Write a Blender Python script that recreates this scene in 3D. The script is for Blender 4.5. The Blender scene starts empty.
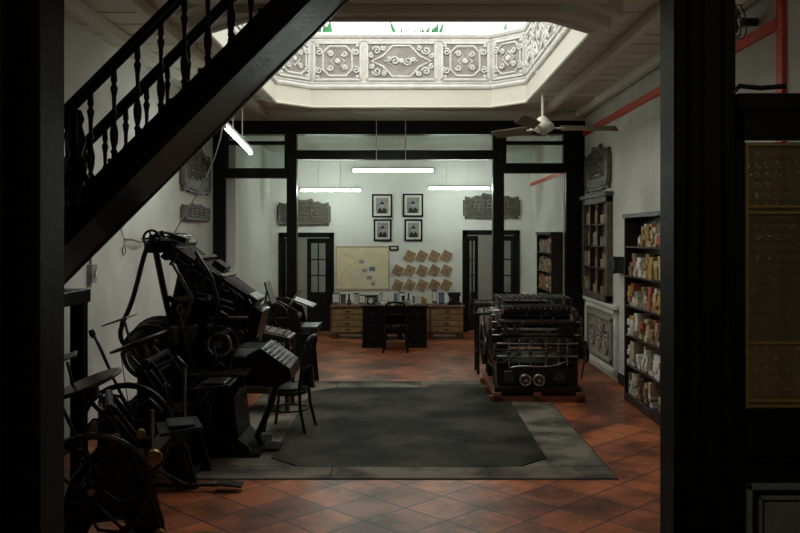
import bpy, bmesh, math, random
from mathutils import Vector, Matrix, Euler
random.seed(7)
pi=math.pi
# ------------------------------------------------------------------ materials
def mat(name,col,rough=.6,metal=0.0,col2=None,scale=6.0,bump=0.0,bscale=None,spec=.5,emit=None,estr=0,lo=.35,hi=.65,detail=6):
    m=bpy.data.materials.new(name); m.use_nodes=True
    nt=m.node_tree; p=nt.nodes['Principled BSDF']
    p.inputs['Base Color'].default_value=(*col,1); p.inputs['Roughness'].default_value=rough
    p.inputs['Metallic'].default_value=metal; p.inputs['Specular IOR Level'].default_value=spec
    if emit: 
        p.inputs['Emission Color'].default_value=(*emit,1); p.inputs['Emission Strength'].default_value=estr
    tc=None
    if col2 or bump:
        tc=nt.nodes.new('ShaderNodeTexCoord')
    if col2:
        n=nt.nodes.new('ShaderNodeTexNoise'); n.inputs['Scale'].default_value=scale; n.inputs['Detail'].default_value=detail
        nt.links.new(tc.outputs['Object'],n.inputs['Vector'])
        r=nt.nodes.new('ShaderNodeValToRGB'); r.color_ramp.elements[0].position=lo; r.color_ramp.elements[1].position=hi
        r.color_ramp.elements[0].color=(*col,1); r.color_ramp.elements[1].color=(*col2,1)
        nt.links.new(n.outputs['Fac'],r.inputs['Fac']); nt.links.new(r.outputs['Color'],p.inputs['Base Color'])
    if bump:
        n2=nt.nodes.new('ShaderNodeTexNoise'); n2.inputs['Scale'].default_value=bscale or scale*3; n2.inputs['Detail'].default_value=4
        nt.links.new(tc.outputs['Object'],n2.inputs['Vector'])
        bp=nt.nodes.new('ShaderNodeBump'); bp.inputs['Strength'].default_value=bump; bp.inputs['Distance'].default_value=.02
        nt.links.new(n2.outputs['Fac'],bp.inputs['Height']); nt.links.new(bp.outputs['Normal'],p.inputs['Normal'])
    return m
M_black=mat('black_lacquered_wood',(.003,.0035,.003),.36,col2=(.006,.006,.005),scale=9,bump=.15,spec=.25)
M_jamb=mat('dark_painted_wood',(.004,.005,.005),.55,col2=(.007,.008,.007),scale=5,bump=.15,spec=.2)
M_iron=mat('black_cast_iron',(.004,.004,.004),.34,.2,col2=(.011,.010,.009),scale=14,bump=.25)
M_iron2=mat('worn_grey_iron',(.035,.035,.034),.31,.8,col2=(.12,.118,.11),scale=18,bump=.2)
M_steel=mat('worn_steel',(.32,.32,.30),.26,.9,col2=(.52,.51,.47),scale=20)
M_brass=mat('old_brass',(.45,.30,.09),.35,.8,col2=(.28,.18,.06),scale=20)
M_doorbrass=mat('gilt_bead',(.42,.30,.10),.5,.2)
M_roller=mat('rubber_roller',(.025,.022,.02),.35,col2=(.045,.038,.033),scale=12)
M_plaster=mat('aged_white_plaster',(.70,.70,.64),.85,col2=(.46,.47,.42),scale=1.1,bump=.12,bscale=25,lo=.42,hi=.80,detail=9)
M_plaster2=mat('inner_room_plaster',(.78,.79,.74),.85,col2=(.68,.70,.65),scale=1.1,bump=.08,bscale=25,lo=.4,hi=.8)
M_ceil=mat('cream_painted_boards',(.78,.76,.66),.6,col2=(.73,.71,.61),scale=1.2,bump=.03)
M_stucco=mat('carved_stucco',(.80,.80,.76),.8,col2=(.68,.67,.63),scale=7,bump=.5,bscale=40)
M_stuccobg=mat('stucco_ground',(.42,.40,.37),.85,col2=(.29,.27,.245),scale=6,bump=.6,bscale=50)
M_red=mat('red_paint',(.75,.095,.04),.5,col2=(.64,.075,.035),scale=8)
M_green=mat('green_painted_iron',(.05,.26,.10),.5)
M_wood=mat('brown_wood',(.10,.05,.022),.5,col2=(.17,.09,.04),scale=10)
M_dkwood=mat('dark_brown_wood',(.014,.009,.007),.42,col2=(.028,.017,.011),scale=8)
M_pale=mat('pale_crate_wood',(.40,.27,.12),.65,col2=(.28,.17,.075),scale=9)
M_redwood=mat('red_brown_timber',(.20,.06,.03),.6,col2=(.13,.04,.02),scale=9)
M_carved=mat('carved_dark_board',(.060,.053,.040),.6,col2=(.11,.098,.075),scale=12,bump=.5)
M_carved2=mat('carved_pale_relief',(.20,.185,.15),.6,col2=(.11,.10,.08),scale=14)  # paler brown of the name boards' raised strokes and rim
M_stone=mat('carved_granite',(.24,.22,.19),.8,col2=(.36,.33,.28),scale=12,bump=.5)
M_white=mat('white_enamel',(.72,.73,.69),.4)
M_paper=mat('white_paper',(.68,.67,.60),.8)
M_paper2=mat('cream_paper',(.54,.44,.28),.8,col2=(.42,.33,.19),scale=6)
M_kraft=mat('kraft_paper',(.36,.23,.12),.8,col2=(.27,.165,.08),scale=12)
M_card=mat('grey_brown_cardboard',(.19,.135,.085),.8,col2=(.26,.19,.12),scale=6)
M_ochre=mat('ochre_label_box',(.50,.30,.07),.75,col2=(.42,.24,.06),scale=6)
M_map=mat('yellowed_map',(.78,.68,.44),.8,col2=(.66,.60,.40),scale=4)
M_grey=mat('grey_print',(.20,.20,.19),.7,col2=(.36,.35,.32),scale=14)
M_panelpaint=mat('grey_green_moulding_paint',(.30,.33,.30),.6,col2=(.22,.25,.23),scale=10)
M_keyw=mat('ivory_key',(.16,.155,.13),.5)
M_keyb=mat('blue_key',(.03,.045,.065),.5)
M_blueprint=mat('blue_card',(.10,.18,.28),.7)
M_redcard=mat('red_card',(.38,.10,.05),.7)
M_tube=mat('fluorescent_tube',(.9,.95,.95),.5,emit=(.90,1.0,.92),estr=34)
M_tube2=mat('fluorescent_tube_bright',(.9,.95,.95),.5,emit=(.88,1.0,.92),estr=74)
M_bulb=mat('added_lamp_bulb',(.9,.9,.8),.5,emit=(1,.85,.62),estr=10)  # glow for the bulb of the added front lamp
M_skin=mat('portrait_grey',(.36,.35,.33),.8)
M_fan=mat('fan_ivory',(.70,.68,.58),.4)
M_fanblade=mat('fan_blade_brown',(.16,.13,.09),.5)
M_void=mat('front_room_plaster',(.18,.18,.16),.9)
M_plastic=mat('black_plastic',(.01,.01,.01),.4)
def glassmat(name,col,alpha,rough=.1):
    m=bpy.data.materials.new(name); m.use_nodes=True; nt=m.node_tree
    for n in list(nt.nodes):
        if n.type!='OUTPUT_MATERIAL': nt.nodes.remove(n)
    out=[n for n in nt.nodes if n.type=='OUTPUT_MATERIAL'][0]
    t=nt.nodes.new('ShaderNodeBsdfTransparent'); t.inputs[0].default_value=(*col,1)
    g=nt.nodes.new('ShaderNodeBsdfGlossy'); g.inputs['Roughness'].default_value=rough
    mx=nt.nodes.new('ShaderNodeMixShader'); mx.inputs[0].default_value=alpha
    nt.links.new(t.outputs[0],mx.inputs[1]); nt.links.new(g.outputs[0],mx.inputs[2]); nt.links.new(mx.outputs[0],out.inputs[0])
    return m
M_glass=glassmat('window_glass',(.85,.9,.88),.10,.03)
def patternglass(name,light,dark,tr):
    m=bpy.data.materials.new(name); m.use_nodes=True; nt=m.node_tree; L=nt.links
    for n in list(nt.nodes):
        if n.type!='OUTPUT_MATERIAL': nt.nodes.remove(n)
    out=[n for n in nt.nodes if n.type=='OUTPUT_MATERIAL'][0]
    tc=nt.nodes.new('ShaderNodeTexCoord'); v=nt.nodes.new('ShaderNodeTexVoronoi'); v.inputs['Scale'].default_value=20; v.inputs['Randomness'].default_value=.12; v.feature='F1'; v.distance='MANHATTAN'
    L.new(tc.outputs['Object'],v.inputs['Vector'])
    v2=nt.nodes.new('ShaderNodeTexVoronoi'); v2.inputs['Scale'].default_value=75; L.new(tc.outputs['Object'],v2.inputs['Vector'])
    mu=nt.nodes.new('ShaderNodeMath'); mu.operation='MULTIPLY_ADD'; mu.inputs[1].default_value=.45; L.new(v2.outputs['Distance'],mu.inputs[0]); L.new(v.outputs['Distance'],mu.inputs[2])
    r=nt.nodes.new('ShaderNodeValToRGB'); r.color_ramp.elements[0].color=(*light,1); r.color_ramp.elements[1].color=(*dark,1)
    r.color_ramp.elements[0].position=.42; r.color_ramp.elements[1].position=.85
    L.new(mu.outputs[0],r.inputs['Fac'])
    b=nt.nodes.new('ShaderNodeBump'); b.inputs['Strength'].default_value=.6; b.inputs['Distance'].default_value=.01; L.new(mu.outputs[0],b.inputs['Height'])
    tl=nt.nodes.new('ShaderNodeBsdfTranslucent'); L.new(r.outputs[0],tl.inputs[0])
    tp=nt.nodes.new('ShaderNodeBsdfTransparent'); tp.inputs[0].default_value=tr
    df=nt.nodes.new('ShaderNodeBsdfDiffuse'); L.new(r.outputs[0],df.inputs[0])
    g=nt.nodes.new('ShaderNodeBsdfGlossy'); g.inputs['Roughness'].default_value=.2; L.new(b.outputs[0],g.inputs['Normal'])
    def mix(f,a,c):
        x=nt.nodes.new('ShaderNodeMixShader'); x.inputs[0].default_value=f; L.new(a.outputs[0],x.inputs[1]); L.new(c.outputs[0],x.inputs[2]); return x
    x=mix(.30,mix(.25,tl,df),tp); x=mix(.06,x,g); L.new(x.outputs[0],out.inputs[0])
    return m
M_fig=patternglass('figured_glass',(.80,.66,.38),(.20,.17,.09),(.50,.44,.28,1))
M_fig2=patternglass('smoked_glass',(.34,.29,.18),(.22,.19,.115),(.34,.31,.2,1))
def tilemat():
    m=bpy.data.materials.new('terracotta_tiles'); m.use_nodes=True; nt=m.node_tree; p=nt.nodes['Principled BSDF']; L=nt.links
    tc=nt.nodes.new('ShaderNodeTexCoord'); mp=nt.nodes.new('ShaderNodeMapping'); mp.inputs['Rotation'].default_value=(0,0,pi/4)
    L.new(tc.outputs['Object'],mp.inputs['Vector'])
    b=nt.nodes.new('ShaderNodeTexBrick'); b.offset=0; b.squash=1
    b.inputs['Scale'].default_value=1; b.inputs['Brick Width'].default_value=.40; b.inputs['Row Height'].default_value=.40
    b.inputs['Mortar Size'].default_value=.010; b.inputs['Mortar Smooth'].default_value=.3; b.inputs['Bias'].default_value=-.25
    b.inputs['Color1'].default_value=(.56,.165,.062,1); b.inputs['Color2'].default_value=(.24,.078,.042,1); b.inputs['Mortar'].default_value=(.075,.055,.045,1)
    L.new(mp.outputs[0],b.inputs['Vector'])
    n=nt.nodes.new('ShaderNodeTexNoise'); n.inputs['Scale'].default_value=1.5; n.inputs['Detail'].default_value=12; n.inputs['Roughness'].default_value=.65; L.new(tc.outputs['Object'],n.inputs['Vector'])
    r=nt.nodes.new('ShaderNodeValToRGB'); r.color_ramp.elements[0].position=.40; r.color_ramp.elements[1].position=.58
    r.color_ramp.elements[0].color=(.25,.26,.27,1); r.color_ramp.elements[1].color=(1,1,1,1); L.new(n.outputs['Fac'],r.inputs['Fac'])
    mx=nt.nodes.new('ShaderNodeMixRGB'); mx.blend_type='MULTIPLY'; mx.inputs[0].default_value=1
    L.new(b.outputs['Color'],mx.inputs[1]); L.new(r.outputs['Color'],mx.inputs[2]); L.new(mx.outputs[0],p.inputs['Base Color'])
    r2=nt.nodes.new('ShaderNodeMapRange'); r2.inputs['To Min'].default_value=.5; r2.inputs['To Max'].default_value=.26; L.new(n.outputs['Fac'],r2.inputs['Value']); L.new(r2.outputs[0],p.inputs['Roughness'])
    bp=nt.nodes.new('ShaderNodeBump'); bp.inputs['Strength'].default_value=.5; bp.inputs['Distance'].default_value=.01; bp.invert=True
    L.new(b.outputs['Fac'],bp.inputs['Height']); L.new(bp.outputs[0],p.inputs['Normal'])
    return m
M_tile=tilemat()
M_slab=mat('stained_dark_concrete',(.010,.011,.008),.75,col2=(.062,.058,.043),scale=1.3,bump=.25,bscale=14,lo=.40,hi=.66,detail=14,spec=.12)
M_slabedge=mat('granite_border',(.060,.055,.043),.8,col2=(.20,.18,.14),scale=2.2,bump=.2,bscale=30,detail=14,spec=.12,lo=.40,hi=.62)
M_joint=mat('dark_joint',(.015,.013,.011),.9)

# ------------------------------------------------------------------ builder
def axis_mat(d):
    d=Vector(d).normalized()
    return d.to_track_quat('Z','Y').to_matrix().to_4x4()
class B:
    def __init__(s,name,loc=(0,0,0),rz=0,bev=0,sc=1):
        s.name=name; s.loc=loc; s.rz=rz; s.bm=bmesh.new(); s.mats=[]; s.bev=bev; s.sc=sc
    def mi(s,m):
        if m not in s.mats: s.mats.append(m)
        return s.mats.index(m)
    def mesh(s,verts,faces,m,smooth=False):
        i=s.mi(m); vs=[s.bm.verts.new(v) for v in verts]
        for f in faces:
            try:
                fc=s.bm.faces.new([vs[k] for k in f]); fc.material_index=i; fc.smooth=smooth
            except ValueError: pass
    def box(s,c,d,m,rot=None):
        c=Vector(c); R=Euler(rot).to_matrix() if rot else Matrix.Identity(3)
        v=[c+R@Vector((x*d[0]/2,y*d[1]/2,z*d[2]/2)) for x in(-1,1) for y in(-1,1) for z in(-1,1)]
        s.mesh(v,[(0,1,3,2),(4,6,7,5),(0,4,5,1),(2,3,7,6),(0,2,6,4),(1,5,7,3)],m)
    def bb(s,x0,x1,y0,y1,z0,z1,m):
        s.box(((x0+x1)/2,(y0+y1)/2,(z0+z1)/2),(abs(x1-x0),abs(y1-y0),abs(z1-z0)),m)
    def lathe(s,prof,base,axis,m,seg=20,cap=True):
        A=axis_mat(axis); base=Vector(base); V=[];F=[]
        for r,z in prof:
            for k in range(seg):
                a=2*pi*k/seg; V.append(base+(A@Vector((r*math.cos(a),r*math.sin(a),z))))
        n=len(prof)
        for i in range(n-1):
            for k in range(seg):
                k2=(k+1)%seg; F.append((i*seg+k,i*seg+k2,(i+1)*seg+k2,(i+1)*seg+k))
        s.mesh(V,F,m,True)
        if cap:
            s.mesh(V[:seg],[tuple(reversed(range(seg)))],m); s.mesh(V[-seg:],[tuple(range(seg))],m)
    def cyl(s,a,b,r,m,r2=None,seg=16):
        a=Vector(a);b=Vector(b); s.lathe([(r,0),(r if r2 is None else r2,(b-a).length)],a,b-a,m,seg)
    def tube(s,pts,r,m,seg=6,closed=False,smooth=True):
        pts=[Vector(p) for p in pts]; n=len(pts); V=[];F=[]
        up=None
        for i,p in enumerate(pts):
            if closed: t=pts[(i+1)%n]-pts[i-1]
            else: t=(pts[min(i+1,n-1)]-pts[max(i-1,0)])
            if t.length<1e-9: t=Vector((0,0,1))
            t.normalize()
            if up is None: up=Vector((0,0,1)) if abs(t.z)<.9 else Vector((1,0,0))
            u=up-t*up.dot(t)
            if u.length<1e-4:
                u=Vector((1,0,0))-t*t.x
            u.normalize(); up=u; w=t.cross(u)
            for k in range(seg):
                a=2*pi*k/seg+pi/4; V.append(p+r*(u*math.cos(a)+w*math.sin(a)))
        for i in range(n if closed else n-1):
            j=(i+1)%n
            for k in range(seg):
                k2=(k+1)%seg; F.append((i*seg+k,i*seg+k2,j*seg+k2,j*seg+k))
        if not closed: F.append(tuple(reversed(range(seg)))); F.append(tuple((n-1)*seg+k for k in range(seg)))
        s.mesh(V,F,m,smooth)
    def prism(s,poly,plane,a,b,m):
        def mk(p,o):
            return {'XZ':Vector((p[0],o,p[1])),'YZ':Vector((o,p[0],p[1])),'XY':Vector((p[0],p[1],o))}[plane]
        n=len(poly); V=[mk(p,a) for p in poly]+[mk(p,b) for p in poly]
        F=[tuple(range(n)),tuple(reversed(range(n,2*n)))]+[(i,(i+1)%n,n+(i+1)%n,n+i) for i in range(n)]
        s.mesh(V,F,m)
    def torus(s,c,axis,R,r,m,seg=28,ts=8):
        A=axis_mat(axis); c=Vector(c)
        s.tube([c+A@Vector((R*math.cos(2*pi*k/seg),R*math.sin(2*pi*k/seg),0)) for k in range(seg)],r,m,ts,True)
    def wheel(s,c,axis,R,w,m,sp=6,rim=.03,curved=False):
        A=axis_mat(axis); c=Vector(c); ax=Vector(axis).normalized()
        base=c-ax*w/2
        s.lathe([(R-rim,0),(R,0),(R,w),(R-rim,w),(R-rim,0)],base,axis,m,32,False)
        s.cyl(c-ax*w*.8,c+ax*w*.8,R*.15,m)
        for k in range(sp):
            a=2*pi*k/sp
            pts=[]
            for t in range(5):
                rr=R*.12+(R-rim-R*.1)*t/4; aa=a+(.5*math.sin(pi*t/4) if curved else 0)
                pts.append(c+A@Vector((rr*math.cos(aa),rr*math.sin(aa),0)))
            s.tube(pts,w*.3,m,6)
    def gear(s,c,axis,R,w,m,n=28):
        A=axis_mat(axis); c=Vector(c); ax=Vector(axis).normalized(); V=[];N=n*4
        for o in(-w/2,w/2):
            for k in range(N):
                a=2*pi*k/N; r=R if (k%4)<2 else R*.93
                V.append(c+ax*o+A@Vector((r*math.cos(a),r*math.sin(a),0)))
        F=[tuple(range(N)),tuple(reversed(range(N,2*N)))]+[(k,(k+1)%N,N+(k+1)%N,N+k) for k in range(N)]
        s.mesh(V,F,m); s.cyl(c-ax*w,c+ax*w,R*.2,m)
    def done(s):
        bmesh.ops.recalc_face_normals(s.bm,faces=s.bm.faces)
        me=bpy.data.meshes.new(s.name); s.bm.to_mesh(me); s.bm.free()
        for m in s.mats: me.materials.append(m)
        o=bpy.data.objects.new(s.name,me); bpy.context.collection.objects.link(o)
        o.location=s.loc; o.rotation_euler=(0,0,s.rz); o.scale=(s.sc,)*3
        if s.bev:
            md=o.modifiers.new('bevel','BEVEL'); md.width=s.bev; md.segments=1; md.limit_method='ANGLE'; md.angle_limit=math.radians(50)
        return o
def bez(p0,p1,p2,p3,n=12):
    r=[]
    for i in range(n+1):
        t=i/n; r.append(Vector(p0)*(1-t)**3+Vector(p1)*3*t*(1-t)**2+Vector(p2)*3*t*t*(1-t)+Vector(p3)*t**3)
    return r

# ------------------------------------------------------------------ room shell
XL,XR=-3.1,2.9; H=4.0; YP=13.8; YB=17.5
FXL,FXR=-2.75,2.6; FH=3.7
HX0,HX1,HY0,HY1,HC=-1.7,1.6,6.9,11.6,.42
b=B('floor'); b.bb(XL-.2,XR+.2,-1.7,YB+2.2,-.15,0,M_tile); b.done()
def octa(x0,x1,y0,y1,c): return [(x0+c,y0),(x1-c,y0),(x1,y0+c),(x1,y1-c),(x1-c,y1),(x0+c,y1),(x0,y1-c),(x0,y0+c)]
b=B('floor_courtyard_paving')
b.prism([(-1.79,6.94),(1.75,6.94),(1.75,11.61),(-1.79,11.61)],'XY',-.01,.003,M_joint)
g=.006
def slab(x0,x1,y0,y1): b.bb(x0+g,x1-g,y0+g,y1-g,0,.009,M_slabedge)
for x0,x1 in((-1.78,-.62),(-.62,.70),(.70,1.74)): slab(x0,x1,6.95,7.32)
for x0,x1 in((-1.78,-.9),(-.9,.2),(.2,1.74)): slab(x0,x1,11.08,11.6)
for y0,y1 in((7.32,8.6),(8.6,9.9),(9.9,11.08)): slab(-1.78,-1.19,y0,y1); slab(1.26,1.74,y0-.1 if y0>7.4 else y0,y1-.1 if y1<11 else y1)
for (cx,cy,sx,sy) in((-1.2,7.3,1,1),(1.27,7.3,-1,1),(-1.2,11.1,1,-1),(1.27,11.1,-1,-1)): b.prism([(cx,cy),(cx+sx*.27,cy),(cx,cy+sy*.27)],'XY',0,.009,M_slabedge)
b.prism(octa(-1.19,1.26,7.31,11.09,.28),'XY',0,.012,M_slab); b.done()
b=B('wall_left'); b.bb(XL-.2,XL,-1.5,YP,0,H,M_plaster); b.done()
b=B('wall_right'); b.bb(XR,XR+.2,-1.5,YP,0,H,M_plaster); b.done()
b=B('wall_front'); b.bb(XL-.2,XR+.2,-1.7,-1.5,0,H,M_void); b.done()
b=B('wall_inner_left'); b.bb(FXL-.55,FXL,YP+.001,YB,0,H,M_plaster2); b.done()
b=B('wall_inner_right'); b.bb(FXR,FXR+.5,YP+.001,YB,0,H,M_plaster2); b.done()
DL=(-2.50,-1.56,1.95); DR=(1.28,2.26,2.0)
b=B('wall_back')
b.bb(-3.3,DL[0],YB,YB+.2,0,H,M_plaster2); b.bb(DL[0],DL[1],YB,YB+.2,DL[2],H,M_plaster2)
b.bb(DL[1],DR[0],YB,YB+.2,0,H,M_plaster2); b.bb(DR[0],DR[1],YB,YB+.2,DR[2],H,M_plaster2); b.bb(DR[1],3.1,YB,YB+.2,0,H,M_plaster2)
b.done()
b=B('wall_passage'); b.bb(-3.3,3.1,YB+2,YB+2.2,0,H,M_plaster); b.bb(-3.3,-3.2,YB+.2,YB+2,0,H,M_plaster); b.bb(3.0,3.1,YB+.2,YB+2,0,H,M_plaster); b.bb(-3.3,3.1,YB+.2,YB+2.2,H-.6,H-.5,M_plaster); b.done()
b=B('ceiling')
b.bb(XL-.2,HX0,-1.7,YP,H,H+.2,M_ceil); b.bb(HX1,XR+.2,-1.7,YP,H,H+.2,M_ceil)
b.bb(HX0,HX1,-1.7,HY0,H,H+.2,M_ceil); b.bb(HX0,HX1,HY1,YP,H,H+.2,M_ceil)
for (cx,cy,sx,sy) in [(HX0,HY0,1,1),(HX1,HY0,-1,1),(HX0,HY1,1,-1),(HX1,HY1,-1,-1)]:
    b.prism([(cx,cy),(cx+sx*HC,cy),(cx,cy+sy*HC)],'XY',H-.02,H+.2,M_ceil)
b.done()
b=B('ceiling_inner'); b.bb(-3.3,3.1,YP+.1,YB+.2,FH,FH+.15,M_ceil)
b.done()
b=B('ceiling_joists',bev=.008)
for x in (-2.80,-2.25,2.22,2.80):
    b.bb(x-.045,x+.045,-1.4,YP-.05,H-.11,H-.001,M_ceil)
y=7.2
while y<13.6:
    for (xa,xb) in ((XL,HX0-.3),(HX1+.3,XR)): b.bb(xa,xb,y,y+.012,H-.012,H-.001,M_ceil)
    y+=.42
b.bb(-1.85,1.85,12.1,12.14,H-.03,H-.001,M_ceil)
b.done()
b=B('trim_skylight_cornice',bev=.012)
def ringoct(x0,x1,y0,y1,c,t,z0,z1,m):
    a=octa(x0,x1,y0,y1,c); c2=c+t*.586; o=octa(x0-t,x1+t,y0-t,y1+t,c2)
    n=8; V=[(*p,z0) for p in a]+[(*p,z0) for p in o]+[(*p,z1) for p in a]+[(*p,z1) for p in o]; F=[]
    for i in range(n):
        j=(i+1)%n; F+= [(i,j,n+j,n+i),(2*n+i,2*n+j,3*n+j,3*n+i),(i,j,2*n+j,2*n+i),(n+i,n+j,3*n+j,3*n+i)]
    b.mesh(V,F,m)
ringoct(HX0,HX1,HY0,HY1,HC,.16,3.76,3.99,M_ceil)
ringoct(HX0-.01,HX1+.01,HY0-.01,HY1+.01,HC,.24,3.86,3.99,M_ceil)
ringoct(HX0+.02,HX1-.02,HY0+.02,HY1-.02,HC,.05,3.73,3.765,M_ceil)
b.bb(HX0,HX1,HY0-.5,HY0-.2,3.82,3.99,M_ceil)
b.done()
b=B('wall_skylight_well')
P=octa(HX0,HX1,HY0,HY1,HC)
ctr=Vector(((HX0+HX1)/2,(HY0+HY1)/2,0))
ZW=4.74
def panel(p0,p1,z0,z1,nrm,style):
    u=(p1-p0); w=u.length; u.normalize(); v=Vector((0,0,1)); h=z1-z0
    o=(p0+p1)/2+v*((z0+z1)/2)
    def W(x,y,d=0): return o+u*x+v*y+nrm*d
    hw,hh=w/2,h/2
    def loop(pts,r,m=M_stucco): b.tube([W(x,y,r*.6) for x,y in pts],r,m,5,True,False)
    for (ax,bx,ay,by) in ((-hw,hw,-hh,-hh),(-hw,hw,hh,hh),(-hw,-hw,-hh,hh),(hw,hw,-hh,hh)):
        b.tube([W(ax,ay,.01),W(bx,by,.01)],.022,M_stucco,4,False,False)
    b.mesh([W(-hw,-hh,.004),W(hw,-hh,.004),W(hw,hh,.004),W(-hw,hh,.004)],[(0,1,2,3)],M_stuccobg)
    def spiral(cx,cy,r,d,a0,tn=1.4):
        pts=[]
        for i in range(15):
            t=i/14; a=a0+d*2*pi*tn*t; rr=r*(1-.85*t); pts.append(W(cx+rr*math.cos(a),cy+rr*math.sin(a),.02))
        b.tube(pts,.013,M_stucco,5)
    a,c=hw*.86,hh*.84
    if style=='oct':
        q=min(a,c)*.95; k=q*.42
        loop([(-q+k,-q),(q-k,-q),(q,-q+k),(q,q-k),(q-k,q),(-q+k,q),(-q,q-k),(-q,-q+k)],.016)
        q*=.5
        loop([(-q,0),(0,-q),(q,0),(0,q)],.013)
        for sx in(-1,1):
            for sy in(-1,1):
                spiral(sx*q*.95,sy*q*.95,q*.42,sx*sy,0)
                b.lathe([(.03,0),(.02,.03)],W(sx*hw*.86,sy*hh*.84,.0),nrm,M_stucco,6)
                spiral(sx*hw*.80,sy*hh*.50,.05,sx*sy,1)
        b.lathe([(q*.45,0),(q*.3,.035)],W(0,0,0),nrm,M_stucco,8)
    else:
        loop([(-a,0),(-a*.62,-c*.35),(-a*.3,-c),(a*.3,-c),(a*.62,-c*.35),(a,0),(a*.62,c*.35),(a*.3,c),(-a*.3,c),(-a*.62,c*.35)],.017)
        loop([(-a*.55,0),(0,-c*.6),(a*.55,0),(0,c*.6)],.014)
        for sx in(-1,1):
            spiral(sx*a*.22,0,c*.3,sx,0)
            spiral(sx*a*.42,c*.1,c*.16,sx,1)
            for sy in(-1,1):
                spiral(sx*a*.84,sy*c*.68,c*.28,sx*sy,0); spiral(sx*a*.60,sy*c*.82,c*.18,-sx*sy,1)
                spiral(sx*a*1.02,sy*c*.35,c*.18,-sx*sy,2)
        b.lathe([(c*.2,0),(c*.12,.04)],W(0,0,0),nrm,M_stucco,8)
for i in range(8):
    p0=Vector((*P[i],0)); p1=Vector((*P[(i+1)%8],0)); mid=(p0+p1)/2
    nrm=Vector(((p1-p0).y,-(p1-p0).x,0)).normalized()
    if nrm.dot(ctr-mid)<0: nrm=-nrm
    q0=p0-nrm*.12; q1=p1-nrm*.12
    V=[]
    for z in (3.99,ZW):
        for p in(p0,p1,q1,q0): V.append((p.x,p.y,z))
    b.mesh(V,[(0,1,2,3),(4,5,6,7),(0,1,5,4),(1,2,6,5),(2,3,7,6),(3,0,4,7)],M_stucco)
    for z,r in((4.02,.035),(ZW-.02,.045),(ZW-.085,.018),(4.075,.015)):
        b.tube([Vector((p0.x,p0.y,z)),Vector((p1.x,p1.y,z))],r,M_stucco,8,False,False)
    L=(p1-p0).length; d=(p1-p0)/L
    lay=[(L,'oct')] if L<1 else ([(.72,'oct'),(L-1.44,'dia'),(.72,'oct')] if L<3 else [(.68,'oct'),((L-2.04)/2,'dia'),(.68,'oct'),((L-2.04)/2,'dia'),(.68,'oct')])
    t=0
    for w,st in lay:
        panel(p0+d*(t+.045),p0+d*(t+w-.045),4.12,4.62,nrm,st); t+=w
b.done()
# a few clumps of roof plants seen over the edge of the well
b=B('roof_planter')
rnd=random.Random(4)
b.bb(-1.6,1.5,HY1+.45,HY1+.75,4.2,4.72,M_stucco)
for k in range(150):
    x=rnd.uniform(-1.5,1.4); y=HY1+.6+rnd.uniform(-.1,.1); 
    if math.sin(x*4.3+.8)<.25: continue
    h=rnd.uniform(.12,.36); dx=rnd.uniform(-.12,.12); w=rnd.uniform(.02,.035)
    b.mesh([(x-w,y,4.72),(x+w,y,4.72),(x+dx+w,y+.02,4.72+h*.6),(x+dx*1.6,y-.03,4.72+h),(x+dx-w,y+.02,4.72+h*.6)],[(0,1,2,3,4)],M_green)
b.done()
# ------------------------------------------------------------------ partition with glazed transoms
b=B('partition_frame',bev=.012)
y0,y1=YP-.09,YP+.09
for x0,x1 in((-3.1,-2.90),(-1.91,-1.75),(1.42,1.60),(2.60,2.9)):
    b.bb(x0,x1,y0,y1,0,3.82,M_black); b.bb(x0-.02 if x0>-3.1 else x0,x1+.02 if x1<2.9 else x1,y0-.02,y1+.02,0,.25,M_black)
b.bb(-3.1,2.9,y0-.04,y1+.04,3.62,3.84,M_black)
b.bb(-3.1,2.9,y0+.03,y1-.03,3.84,4.0,M_ceil)
b.bb(-1.75,1.42,y0,y1,3.22,3.37,M_black)
b.bb(-2.9,-1.91,y0,y1,2.92,3.08,M_black); b.bb(1.60,2.60,y0,y1,3.0,3.16,M_black)
for x0,x1,z0,z1 in((-1.75,1.42,3.37,3.62),(-2.9,-1.91,3.08,3.62),(1.60,2.60,3.16,3.62)):
    b.bb(x0,x1,YP-.006,YP+.006,z0,z1,M_glass)
for x0,x1,z0,z1 in((-2.9,-1.91,3.08,3.62),(1.60,2.60,3.16,3.62)):
    b.bb(x0,x0+.04,y0+.03,y1-.03,z0,z1,M_black); b.bb(x1-.04,x1,y0+.03,y1-.03,z0,z1,M_black); b.bb(x0,x1,y0+.03,y1-.03,z1-.16,z1-.1,M_black)
b.done()
# ------------------------------------------------------------------ back doors
def door(name,x0,x1,zt,openR):
    b=B(name,bev=.006)
    f=.10; y=YB
    b.bb(x0-f,x0,y-.04,y+.2,0,zt+f,M_black); b.bb(x1,x1+f,y-.04,y+.2,0,zt+f,M_black); b.bb(x0-f,x1+f,y-.04,y+.2,zt,zt+f,M_black)
    W=(x1-x0)/2
    def leaf(px,ang,w,sgn):
        R=Matrix.Rotation(ang,3,'Z')
        def bx(u0,u1,z0,z1,t,m):
            c=Vector((px,y+.02,0))+R@Vector((sgn*(u0+u1)/2,0,0)); b.box((c.x,c.y,(z0+z1)/2),(u1-u0,t,z1-z0),m,(0,0,ang))
        bx(0,.08,.02,zt-.02,.045,M_black); bx(w-.08,w,.02,zt-.02,.045,M_black)
        for z in(.02,.72,zt-.12): bx(.08,w-.08,z,z+.10,.045,M_black)
        bx(.08,w-.08,.12,.72,.02,M_black)
        bx(.08,w-.08,.82,zt-.12,.008,M_glass)
        for z in(1.15,1.48): bx(.08,w-.08,z,z+.025,.03,M_black)
        bx(w/2-.012,w/2+.012,.82,zt-.12,.03,M_black)
    leaf(x0,openR[0],W,1); leaf(x1,openR[1],W,-1)
    b.done()
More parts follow.
